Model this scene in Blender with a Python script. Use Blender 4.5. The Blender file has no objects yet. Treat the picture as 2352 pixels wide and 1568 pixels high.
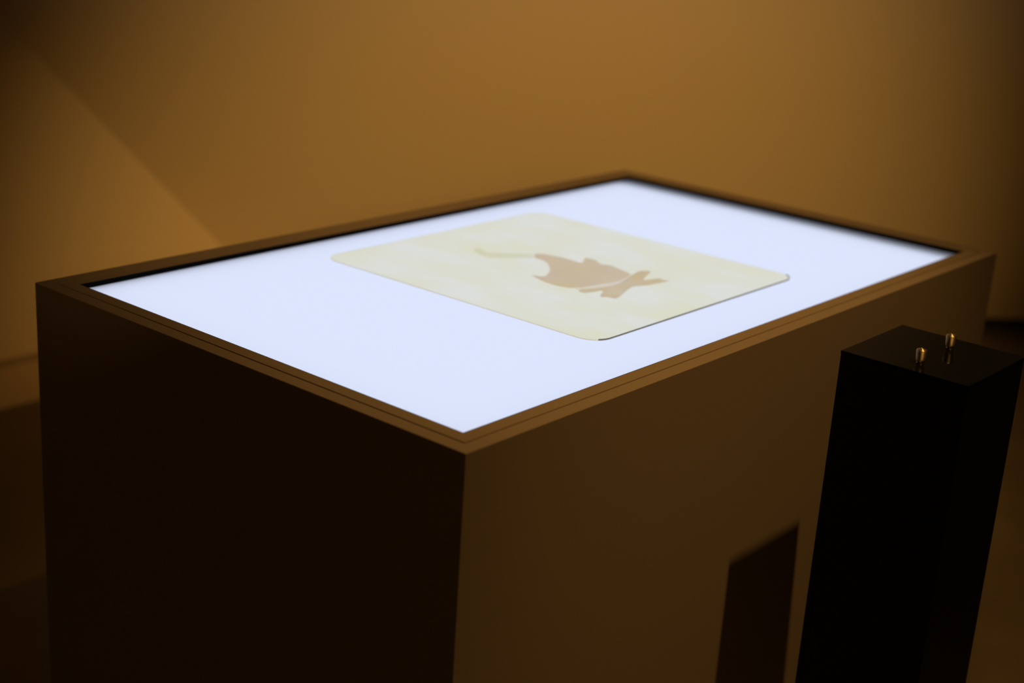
import bpy, bmesh, math
from mathutils import Vector, Matrix

scene = bpy.context.scene
COL = scene.collection

# ------------------------------------------------------------------ camera
CAM = Vector((1.1014, -1.2685, 1.6))
RIGHT = Vector((0.7584375, 0.64870813, 0.06285152))
UP = Vector((-0.24851026, 0.19869382, 0.94803134))
FWD = Vector((-0.60250743, 0.73464177, -0.31190747))
F_PX = 3398.84
cam_data = bpy.data.cameras.new('camera')
cam_data.sensor_width = 36.0
cam_data.lens = F_PX / 2352 * 36
cam_data.clip_start = 0.05
cam_data.dof.use_dof = True
cam_data.dof.focus_distance = 2.17
cam_data.dof.aperture_fstop = 2.1
cam = bpy.data.objects.new('camera', cam_data)
mw = Matrix((RIGHT, UP, -FWD)).transposed().to_4x4()
mw.translation = CAM
cam.matrix_world = mw
COL.objects.link(cam)
scene.camera = cam

# ------------------------------------------------------------------ world, lights, exposure
world = bpy.data.worlds.new('world')
scene.world = world
world.use_nodes = True
world.node_tree.nodes['Background'].inputs[0].default_value = (0, 0, 0, 1)
world.node_tree.nodes['Background'].inputs[1].default_value = 0.0
scene.view_settings.view_transform = 'Standard'
scene.view_settings.look = 'None'
scene.view_settings.exposure = 0.0
scene.view_settings.gamma = 1.0
scene.view_settings.use_curve_mapping = False
scene.cycles.use_denoising = True
scene.cycles.max_bounces = 12
scene.cycles.diffuse_bounces = 6
scene.cycles.transmission_bounces = 12

WARM = (1.0, 0.60, 0.20)


def spot(name, loc, target, power, angle, blend, radius, color=WARM):
    d = bpy.data.lights.new(name, 'SPOT')
    d.energy = power
    d.color = color
    d.spot_size = math.radians(angle)
    d.spot_blend = blend
    d.shadow_soft_size = radius
    o = bpy.data.objects.new(name, d)
    o.location = loc
    o.rotation_euler = (Vector(target) - Vector(loc)).to_track_quat('-Z', 'Y').to_euler()
    COL.objects.link(o)
    return o


# two ceiling spots of the gallery: one over the table, one washing the far walls
WASH = Vector((3.06, -2.0, 3.2))
WASH_AIM = Vector((-1.86, 2.42, 0.14))
spot('spot_over_table', (1.26, 0.64, 4.0), (0.06, 0.73, 0.9), 215, 36.5, 1.0, 0.035)
spot('spot_on_far_walls', WASH, WASH_AIM, 1430, 30.5, 1.0, 0.017)
spot('fill_behind_camera', (2.4, -3.4, 4.0), (4.6, -6.0, 1.3), 540, 80, 1.0, 0.05, (1.0, 0.80, 0.52))  # unseen fill lamp added so its bounce lifts the shaded sides

# ------------------------------------------------------------------ materials


def mat(name, color, rough=0.6, metal=0.0, spec=0.5, noise=None, bump=None):
    m = bpy.data.materials.new(name)
    m.use_nodes = True
    nt = m.node_tree
    b = nt.nodes['Principled BSDF']
    b.inputs['Base Color'].default_value = (*color, 1)
    b.inputs['Roughness'].default_value = rough
    b.inputs['Metallic'].default_value = metal
    b.inputs['Specular IOR Level'].default_value = spec
    tc = nt.nodes.new('ShaderNodeTexCoord')
    if noise:                                    # (scale, other colour)
        n = nt.nodes.new('ShaderNodeTexNoise')
        n.inputs['Scale'].default_value = noise[0]
        n.inputs['Detail'].default_value = 5
        mx = nt.nodes.new('ShaderNodeMix')
        mx.data_type = 'RGBA'
        mx.inputs[6].default_value = (*color, 1)
        mx.inputs[7].default_value = (*noise[1], 1)
        nt.links.new(tc.outputs['Object'], n.inputs['Vector'])
        nt.links.new(n.outputs['Fac'], mx.inputs[0])
        nt.links.new(mx.outputs[2], b.inputs['Base Color'])
    if bump:                                     # (scale, strength)
        n2 = nt.nodes.new('ShaderNodeTexNoise')
        n2.inputs['Scale'].default_value = bump[0]
        bp = nt.nodes.new('ShaderNodeBump')
        bp.inputs['Strength'].default_value = bump[1]
        bp.inputs['Distance'].default_value = 0.002
        nt.links.new(tc.outputs['Object'], n2.inputs['Vector'])
        nt.links.new(n2.outputs['Fac'], bp.inputs['Height'])
        nt.links.new(bp.outputs['Normal'], b.inputs['Normal'])
    return m


def translucent(name, color, color2=None, scale=6.0, stretch=(1, 1, 1)):
    m = bpy.data.materials.new(name)
    m.use_nodes = True
    nt = m.node_tree
    nt.nodes.clear()
    out = nt.nodes.new('ShaderNodeOutputMaterial')
    t = nt.nodes.new('ShaderNodeBsdfTranslucent')
    t.inputs['Color'].default_value = (*color, 1)
    nt.links.new(t.outputs[0], out.inputs['Surface'])
    if color2:
        tc = nt.nodes.new('ShaderNodeTexCoord')
        mp = nt.nodes.new('ShaderNodeMapping')
        mp.inputs['Scale'].default_value = stretch
        n = nt.nodes.new('ShaderNodeTexNoise')
        n.inputs['Scale'].default_value = scale
        n.inputs['Detail'].default_value = 6
        n.inputs['Roughness'].default_value = 0.6
        r = nt.nodes.new('ShaderNodeValToRGB')
        r.color_ramp.elements[0].position = 0.35
        r.color_ramp.elements[0].color = (*color, 1)
        r.color_ramp.elements[1].position = 0.65
        r.color_ramp.elements[1].color = (*color2, 1)
        nt.links.new(tc.outputs['Object'], mp.inputs[0])
        nt.links.new(mp.outputs[0], n.inputs['Vector'])
        nt.links.new(n.outputs['Fac'], r.inputs[0])
        nt.links.new(r.outputs[0], t.inputs['Color'])
    return m


def emitter(name, color, strength):
    m = bpy.data.materials.new(name)
    m.use_nodes = True
    nt = m.node_tree
    nt.nodes.clear()
    out = nt.nodes.new('ShaderNodeOutputMaterial')
    e = nt.nodes.new('ShaderNodeEmission')
    e.inputs[0].default_value = (*color, 1)
    e.inputs[1].default_value = strength
    nt.links.new(e.outputs[0], out.inputs['Surface'])
    return m


M_WALL = mat('wall_plaster', (0.62, 0.47, 0.26), 0.85, spec=0.15, noise=(1.2, (0.59, 0.45, 0.245)), bump=(60, 0.08))
M_CEIL = mat('ceiling_paint', (0.18, 0.15, 0.11), 0.9, spec=0.1, noise=(1.0, (0.16, 0.135, 0.10)))
M_FLOOR = mat('dark_floor', (0.19, 0.14, 0.075), 0.45, spec=0.3, noise=(5.0, (0.12, 0.085, 0.045)), bump=(14, 0.1))
M_GAP = mat('skirting_paint', (0.36, 0.25, 0.13), 0.8, spec=0.1, noise=(3.0, (0.33, 0.23, 0.12)))
M_GAPD = mat('gap_shade', (0.03, 0.025, 0.018), 0.8, spec=0.1, noise=(3.0, (0.025, 0.02, 0.015)))  # near-black stands for the shade in the gap under the leaning wall
M_TABLE = mat('table_paint', (0.275, 0.20, 0.125), 0.55, spec=0.2, noise=(3.0, (0.26, 0.188, 0.117)), bump=(90, 0.05))  # kept darker for the weaker light on the sides
M_TABLE_LIT = mat('table_paint_lit', (0.38, 0.275, 0.17), 0.5, spec=0.2, noise=(3.0, (0.36, 0.26, 0.16)), bump=(90, 0.05))  # lighter copy of the table paint, for the stronger light on top
M_BEZEL = mat('black_bezel', (0.003, 0.003, 0.003), 0.7, spec=0.03, noise=(20, (0.004, 0.004, 0.004)))
M_BLACK = mat('black_acrylic', (0.004, 0.004, 0.0035), 0.35, spec=0.22, noise=(8, (0.006, 0.0055, 0.005)))
M_BLACKTOP = mat('gloss_black_acrylic', (0.004, 0.004, 0.0035), 0.06, spec=0.08, noise=(8, (0.006, 0.0055, 0.005)))
M_DIFFUSER = translucent('opal_diffuser', (0.97, 0.97, 0.97))
M_LED = emitter('led_panel', (0.735, 0.80, 1.0), 1.05)
M_CARD = translucent('backlit_parchment', (0.985, 0.945, 0.765), (0.995, 0.962, 0.85), 7.0, (1.0, 1.6, 1))
M_EDGESHADE = mat('card_edge_shadow', (0.24, 0.24, 0.17), 0.8, spec=0.1, noise=(40, (0.19, 0.19, 0.135)))  # dark olive carries the card's shadow line
M_PBODY = translucent('tan_paint', (0.89, 0.805, 0.745), (0.905, 0.82, 0.73), 18.0)
M_PTAIL = translucent('pale_green_paint', (0.96, 0.95, 0.89), (0.95, 0.94, 0.86), 18.0)
M_PPINK = translucent('pale_pink_paint', (0.95, 0.88, 0.86), (0.96, 0.90, 0.88), 25.0)
M_PLEAF = translucent('ochre_paint', (0.885, 0.80, 0.69), (0.90, 0.82, 0.74), 25.0)


def brushed(name):
    m = bpy.data.materials.new(name)
    m.use_nodes = True
    nt = m.node_tree
    b = nt.nodes['Principled BSDF']
    b.inputs['Base Color'].default_value = (0.96, 0.76, 0.42, 1)
    b.inputs['Metallic'].default_value = 1.0
    b.inputs['Roughness'].default_value = 0.26
    b.inputs['Anisotropic'].default_value = 0.9
    b.inputs['Anisotropic Rotation'].default_value = 0.25
    tg = nt.nodes.new('ShaderNodeTangent')
    tg.direction_type = 'RADIAL'
    tg.axis = 'Z'
    nt.links.new(tg.outputs[0], b.inputs['Tangent'])
    tc = nt.nodes.new('ShaderNodeTexCoord')
    w = nt.nodes.new('ShaderNodeTexNoise')
    w.inputs['Scale'].default_value = 900
    mr = nt.nodes.new('ShaderNodeMapRange')
    mr.inputs[3].default_value = 0.54
    mr.inputs[4].default_value = 0.62
    nt.links.new(tc.outputs['Object'], w.inputs['Vector'])
    nt.links.new(w.outputs['Fac'], mr.inputs[0])
    nt.links.new(mr.outputs[0], b.inputs['Roughness'])
    return m


M_KNOB = brushed('brushed_brass')
M_NECK = mat('dark_brass', (0.30, 0.22, 0.12), 0.3, metal=1.0, noise=(200, (0.26, 0.19, 0.10)))

# ------------------------------------------------------------------ helpers


def link(name, me, material, parent=None):
    o = bpy.data.objects.new(name, me)
    for mm in (material if isinstance(material, (list, tuple)) else [material]):
        me.materials.append(mm)
    COL.objects.link(o)
    if parent:
        o.parent = parent
    return o


def solid(name, rings, material, parent=None):
    """closed solid from two corresponding point rings (bottom, top)"""
    bot, topr = rings
    n = len(bot)
    bm = bmesh.new()
    vb = [bm.verts.new(p) for p in bot]
    vt = [bm.verts.new(p) for p in topr]
    bm.faces.new(vb[::-1])
    bm.faces.new(vt)
    for i in range(n):
        j = (i + 1) % n
        bm.faces.new((vb[i], vb[j], vt[j], vt[i]))
    bmesh.ops.recalc_face_normals(bm, faces=bm.faces)
    me = bpy.data.meshes.new(name)
    bm.to_mesh(me)
    bm.free()
    return link(name, me, material, parent)


def prism(name, pts, z0, z1, material, parent=None):
    return solid(name, ([(x, y, z0) for x, y in pts], [(x, y, z1) for x, y in pts]), material, parent)


def bevel(o, w, seg=2):
    md = o.modifiers.new('bevel', 'BEVEL')
    md.width = w
    md.segments = seg
    md.limit_method = 'ANGLE'
    return o


def empty(name, loc, label, cat):
    o = bpy.data.objects.new(name, None)
    o.location = loc
    o['label'] = label
    o['category'] = cat
    COL.objects.link(o)
    return o


def structure(o, label=None):
    o['kind'] = 'structure'
    if label:
        o['label'] = label
    return o


# ------------------------------------------------------------------ the room
CX, CY = -2.81, 2.15                   # foot of the corner between the left wall and the leaning wall
BD = Vector((0.700, 0.714, 0.0))       # run of the leaning wall along the floor
LEAN = Vector((0.0, -1.00, 1.0))       # how the corner line climbs (leans into the room)
H = 4.3
YF, XR = -6.0, 6.5                     # walls behind the camera and to its right
XE = XR
LB = (XR - CX) / BD.x                  # length of the leaning wall to the right wall

structure(prism('floor', [(CX - .3, YF - .2), (XR + .2, YF - .2), (XR + .2, CY + LB * BD.y + .5), (CX - .3, CY + .5)],
                -0.1, 0.0, M_FLOOR), 'dark brown polished floor around the light table')
structure(prism('ceiling', [(CX - .3, YF - .2), (XR + .2, YF - .2), (XR + .2, CY + LB * BD.y + .5), (CX - .3, CY + .5)],
                H, H + 0.1, M_CEIL), 'dim ceiling of the gallery')

G1 = 0.028     # shadow gap at the foot of the left wall
G2 = 0.055     # shadow gap at the foot of the leaning wall


def corner_at(z):
    return Vector((CX, CY, 0)) + LEAN * z


def lw(y, z, x=CX):
    return (x, y, z)


# left wall: a trapezoid that ends at the sloping corner line
ring = [lw(YF, G1), lw(corner_at(G1).y, G1), lw(corner_at(H).y, H), lw(YF, H)]
structure(solid('wall_left', (ring, [(x - 0.15, y, z) for x, y, z in ring]), M_WALL),
          'tan plaster wall at the left, ending at a slanted corner')
ring = [lw(YF, 0.0, CX - .012), lw(CY, 0.0, CX - .012), lw(CY, G1, CX - .012), lw(YF, G1, CX - .012)]
structure(solid('baseboard_left', (ring, [(x - 0.1, y, z) for x, y, z in ring]), M_GAP),
          'thin recessed brown skirting strip under the left wall')

# leaning back wall
c0, c1 = corner_at(G2), corner_at(H)
nrm = BD.cross(LEAN).normalized()
if nrm.dot(CAM - c0) < 0:
    nrm = -nrm
ring = [c0, c0 + BD * LB, c1 + BD * LB, c1]
structure(solid('wall_back', ([tuple(v) for v in ring], [tuple(v - nrm * 0.15) for v in ring]), M_WALL),
          'tan plaster wall leaning forward behind the light table')
hn = Vector((nrm.x, nrm.y, 0)).normalized()
g0 = Vector((CX, CY, 0)) - hn * 0.02
ring = [g0, g0 + BD * LB, g0 + BD * LB + Vector((0, 0, G2 + .02)), g0 + Vector((0, 0, G2 + .02))]
structure(solid('baseboard_back', ([tuple(v) for v in ring], [tuple(v - hn * 0.1) for v in ring]), M_GAPD),
          'dark recessed gap strip under the leaning wall')

structure(prism('lit_floor_strip_1', [(CX - .01, YF), (-2.52, YF), (-2.52, CY), (CX - .01, CY)], -0.02, 0.003, M_WALL),  # lit floor beside the wall, put in as a paler strip
          'pale strip for the lit band of floor along the left wall')
structure(prism('wall_right', [(XR, YF), (XR + .15, YF), (XR + .15, CY + LB * BD.y), (XR, CY + LB * BD.y)], 0, H, M_WALL))
structure(prism('wall_front', [(CX, YF - .15), (XR, YF - .15), (XR, YF), (CX, YF)], 0, H, M_WALL))

# ------------------------------------------------------------------ light table
A, B, ZT = 0.9359, 1.5954, 0.90
table = empty('light_table', (-A / 2, B / 2, 0), 'large brown box-shaped light table with a glowing white top', 'light table')
bpy.context.view_layer.update()


def child(o, parent):
    o.parent = parent
    o.matrix_parent_inverse = Matrix.Translation(-Vector(parent.location))
    return o


def rect(i):
    return [(-A + i, i), (-i, i), (-i, B - i), (-A + i, B - i)]


def mitred(name, i0, i1, z0, z1, material, parent):
    o0, o1 = rect(i0), rect(i1)
    res = []
    for k in range(4):
        j = (k + 1) % 4
        res.append(child(prism(name, [o0[k], o0[j], o1[j], o1[k]], z0, z1, material), parent))
    return res


W1, W2, W3 = 0.0232, 0.0264, 0.0485
mitred('side_panel', 0.0, W1, 0.0, ZT - 0.001, M_TABLE, table)
mitred('lit_rim', 0.0, W1, ZT - 0.001, ZT, M_TABLE_LIT, table)  # thin cap added so the lit top of the panels comes out brighter
mitred('groove_strip', W1, W2, ZT - 0.013, ZT - 0.002, M_TABLE, table)
mitred('frame_rail', W2, W3, ZT - 0.013, ZT, M_TABLE_LIT, table)
mitred('bezel_strip', W3, W3 + 0.002, ZT - 0.013, ZT - 0.0005, M_BEZEL, table)

ZS = ZT - 0.009
SI = W3 + 0.0022
screen = child(prism('glowing_screen', rect(SI), ZS - 0.003, ZS, M_DIFFUSER), table)
screen['label'] = 'glowing bluish white screen surface'
EI = W1 + 0.0005                        # the backlight reaches under the rails on the near sides
led = [(-A + SI + .004, EI), (-EI, EI), (-EI, B - SI - .04), (-A + SI + .004, B - SI - .04)]
child(prism('backlight_panel', led, ZS - 0.030, ZS - 0.024, M_LED), table)
child(prism('inner_tray', rect(EI), ZS - 0.075, ZS - 0.060, M_BEZEL), table)

# ------------------------------------------------------------------ parchment card
X0, X1, Y0, Y1, RC = -0.800, -0.178, 0.496, 1.108, 0.038
ZC = ZS + 0.0003
TC = 0.0010
card = empty('parchment_card', ((X0 + X1) / 2, (Y0 + Y1) / 2, ZC),
             'square cream card with rounded corners lying on the glowing screen', 'card')


def rounded(x0, x1, y0, y1, r, n=10):
    pts = []
    for cx, cy, a0 in ((x1 - r, y0 + r, -90), (x1 - r, y1 - r, 0), (x0 + r, y1 - r, 90), (x0 + r, y0 + r, 180)):
        for k in range(n + 1):
            a = math.radians(a0 + 90 * k / n)
            pts.append((cx + r * math.cos(a), cy + r * math.sin(a)))
    return pts


sheet = child(prism('sheet', rounded(X0, X1, Y0, Y1, RC), ZC, ZC + TC, M_CARD), card)
# dark strip for the card's shadow, painted along the side facing the post
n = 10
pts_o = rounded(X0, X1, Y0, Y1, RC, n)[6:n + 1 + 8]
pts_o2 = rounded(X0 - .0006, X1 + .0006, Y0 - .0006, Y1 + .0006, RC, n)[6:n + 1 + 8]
edge = child(prism('shadow_edge', pts_o2 + pts_o[::-1], ZC, ZC + 0.0024, M_EDGESHADE), card)
edge['label'] = 'dark olive shadow line along the card edge'


def on_card(px, py, z):
    """outline points of the painting, carried from the photograph onto the card's plane"""
    d = RIGHT * ((px - 1176) / F_PX) + UP * ((784 - py) / F_PX) + FWD
    t = (z - CAM.z) / d.z
    p = CAM + d * t
    return (p.x, p.y)


def painted(name, pts, material, label, lift):
    z0 = ZC + TC + lift
    q = [on_card(1050 + u / 4.523, 540 + v / 4.523, z0) for u, v in pts]
    # smooth the outline a little (Chaikin)
    for _ in range(2):
        r = []
        for i in range(len(q)):
            a, b = q[i], q[(i + 1) % len(q)]
            r.append((a[0] * .75 + b[0] * .25, a[1] * .75 + b[1] * .25))
            r.append((a[0] * .25 + b[0] * .75, a[1] * .25 + b[1] * .75))
        q = r
    bm = bmesh.new()
    f = bm.faces.new([bm.verts.new((x, y, z0)) for x, y in q])
    ext = bmesh.ops.extrude_face_region(bm, geom=[f])
    for v in [g for g in ext['geom'] if isinstance(g, bmesh.types.BMVert)]:
        v.co.z += 0.0001
    bmesh.ops.triangulate(bm, faces=[x for x in bm.faces if len(x.verts) > 4])
    bmesh.ops.recalc_face_normals(bm, faces=bm.faces)
    me = bpy.data.meshes.new(name)
    bm.to_mesh(me)
    bm.free()
    o = child(link(name, me, material), card)
    o['label'] = label
    return o


painted('painted_body', [(800, 195), (870, 190), (940, 203), (1100, 233), (1200, 262), (1305, 298), (1318, 236), (1365, 236),
                         (1440, 258), (1500, 308), (1590, 308), (1680, 352), (1812, 400), (1760, 440), (1690, 482), (1560, 500),
                         (1400, 528), (1250, 548), (1130, 545), (1000, 517), (900, 482), (830, 446), (755, 408),
                         (840, 425), (915, 430), (950, 395), (968, 355), (945, 295), (900, 262), (800, 238)],
        M_PBODY, 'tan painted body shape', 0.0002)
painted('painted_tail', [(160, 150), (200, 132), (255, 142), (290, 178), (400, 182), (600, 188), (795, 192), (795, 242), (600, 236), (420, 236),
                         (290, 224), (215, 192)],
        M_PTAIL, 'pale curling painted tail', 0.0002)
painted('painted_leaves', [(1245, 566), (1400, 556), (1560, 532), (1680, 508), (1760, 462), (1830, 408), (1890, 366), (2030, 372),
                           (1960, 425), (1925, 470), (2000, 460), (2110, 445), (2130, 465), (2225, 472), (2130, 490), (1975, 522),
                           (1860, 528), (1790, 545), (1690, 640), (1640, 662), (1560, 640), (1470, 645), (1535, 565), (1400, 594),
                           (1290, 600)],
        M_PLEAF, 'ochre crossed painted leaf strips', 0.0002)

painted('painted_highlight', [(1225, 556), (1400, 538), (1560, 508), (1690, 488), (1770, 440), (1812, 404), (1832, 404), (1770, 458),
                              (1700, 500), (1560, 528), (1400, 552), (1235, 566)],
        M_PPINK, 'pale pink stroke between the body and the leaf strips', 0.0002)

# ------------------------------------------------------------------ control post
PX, PY, PW, PD, ZP = 0.3492, 0.6686, 0.2023, 0.2010, 0.93
post = empty('control_post', (PX - PW / 2, PY + PD / 2, 0), 'glossy black square post with two brass knobs beside the light table',
             'post')


def prect(i):
    return [(PX - PW + i, PY + i), (PX - i, PY + i), (PX - i, PY + PD - i), (PX - PW + i, PY + PD - i)]


o0, o1 = prect(0.0006), prect(0.006)
for k in range(4):
    j = (k + 1) % 4
    child(prism('post_panel', [o0[k], o0[j], o1[j], o1[k]], 0.0, ZP - 0.0055, M_BLACK), post)
tp = child(prism('top_plate', prect(0.0), ZP - 0.005, ZP, M_BLACKTOP), post)
bevel(tp, 0.0005, 2)


def lathe(name, prof, material, seg=48):
    bm = bmesh.new()
    rings = []
    for r, z in prof:
        if r < 1e-6:
            rings.append([bm.verts.new((0, 0, z))])
        else:
            rings.append([bm.verts.new((r * math.cos(2 * math.pi * k / seg), r * math.sin(2 * math.pi * k / seg), z)) for k in range(seg)])
    for a, b in zip(rings, rings[1:]):
        for k in range(seg):
            j = (k + 1) % seg
            if len(a) == 1:
                bm.faces.new((a[0], b[k], b[j]))
            elif len(b) == 1:
                bm.faces.new((a[k], a[j], b[0]))
            else:
                bm.faces.new((a[k], a[j], b[j], b[k]))
    bmesh.ops.recalc_face_normals(bm, faces=bm.faces)
    for f in bm.faces:
        f.smooth = True
    me = bpy.data.meshes.new(name)
    bm.to_mesh(me)
    bm.free()
    me.materials.append(material)
    return me


knob_prof = [(0, .0030), (.0050, .0030), (.0058, .0034), (.0064, .0046), (.0068, .0062), (.0071, .0082), (.0074, .0110), (.0077, .0150),
             (.0079, .0184), (.0079, .0186), (.0074, .0188), (.0074, .0193), (.0079, .0195), (.0079, .0206), (.0077, .0211),
             (.0070, .0216), (.0035, .0228), (0, .0233)]
neck_prof = [(0, 0), (.0058, 0), (.0058, .0010), (.0042, .0013), (.0042, .0032), (0, .0032)]
knob_me = lathe('knob', knob_prof, M_KNOB)
neck_me = lathe('knob_neck', neck_prof, M_NECK)
for kx, ky, lab in ((0.2550, 0.7087, 'brushed brass knob on the nearer side of the post top'),
                    (0.2530, 0.8137, 'brushed brass knob on the farther side of the post top')):
    k = bpy.data.objects.new('knob', knob_me)
    COL.objects.link(k)
    k.location = (kx, ky, ZP)
    child(k, post)
    k['label'] = lab
    es = k.modifiers.new('edges', 'EDGE_SPLIT')
    es.split_angle = math.radians(35)
    nk = bpy.data.objects.new('knob_neck', neck_me)
    COL.objects.link(nk)
    nk.parent = k

# ------------------------------------------------------------------ wall-washing track spotlight, unseen (added blades keep the beam off the table's side)
fix = empty('track_spotlight', WASH + Vector((0.2, 0, 0)), 'black ceiling spotlight with added blades that block its beam, washing the far walls', 'spotlight')
ax = (WASH_AIM - WASH).normalized()
can = lathe('lamp_housing', [(0, -0.20), (.045, -0.20), (.05, -.19), (.05, 0.0), (.046, 0.0), (.046, -.05), (0, -.05)], M_BEZEL, 32)
co = bpy.data.objects.new('lamp_housing', can)
COL.objects.link(co)
co.location = WASH - ax * 0.04
co.rotation_euler = ax.to_track_quat('Z', 'Y').to_euler()
child(co, fix)
fx = WASH.x - 0.30
fz = WASH.z - 0.30 * 0.58


def blade(y0, y1, s0, s1):
    ring = [(fx, y0, fz - 0.55), (fx, y1, fz - 0.55), (fx, y1, WASH.z - .30 * s1), (fx, y0, WASH.z - .30 * s0)]
    child(solid('blocker_blade', (ring, [(x + .003, y, z) for x, y, z in ring]), M_BEZEL), fix)


blade(-2.12, -1.835, 0.58, 0.58)
blade(-1.835, -1.72, 0.546, 0.572)
blade(-1.72, -1.625, 0.60, 0.72)
child(prism('blocker_arm', [(fx - .002, -2.115), (WASH.x + .06, -2.095), (WASH.x + .06, -2.085), (fx - .002, -2.105)], fz - 0.02, fz, M_BEZEL), fix)
child(prism('ceiling_stem', [(WASH.x + .05, -2.10), (WASH.x + .07, -2.10), (WASH.x + .07, -2.08), (WASH.x + .05, -2.08)], fz - 0.02, H, M_BEZEL), fix)
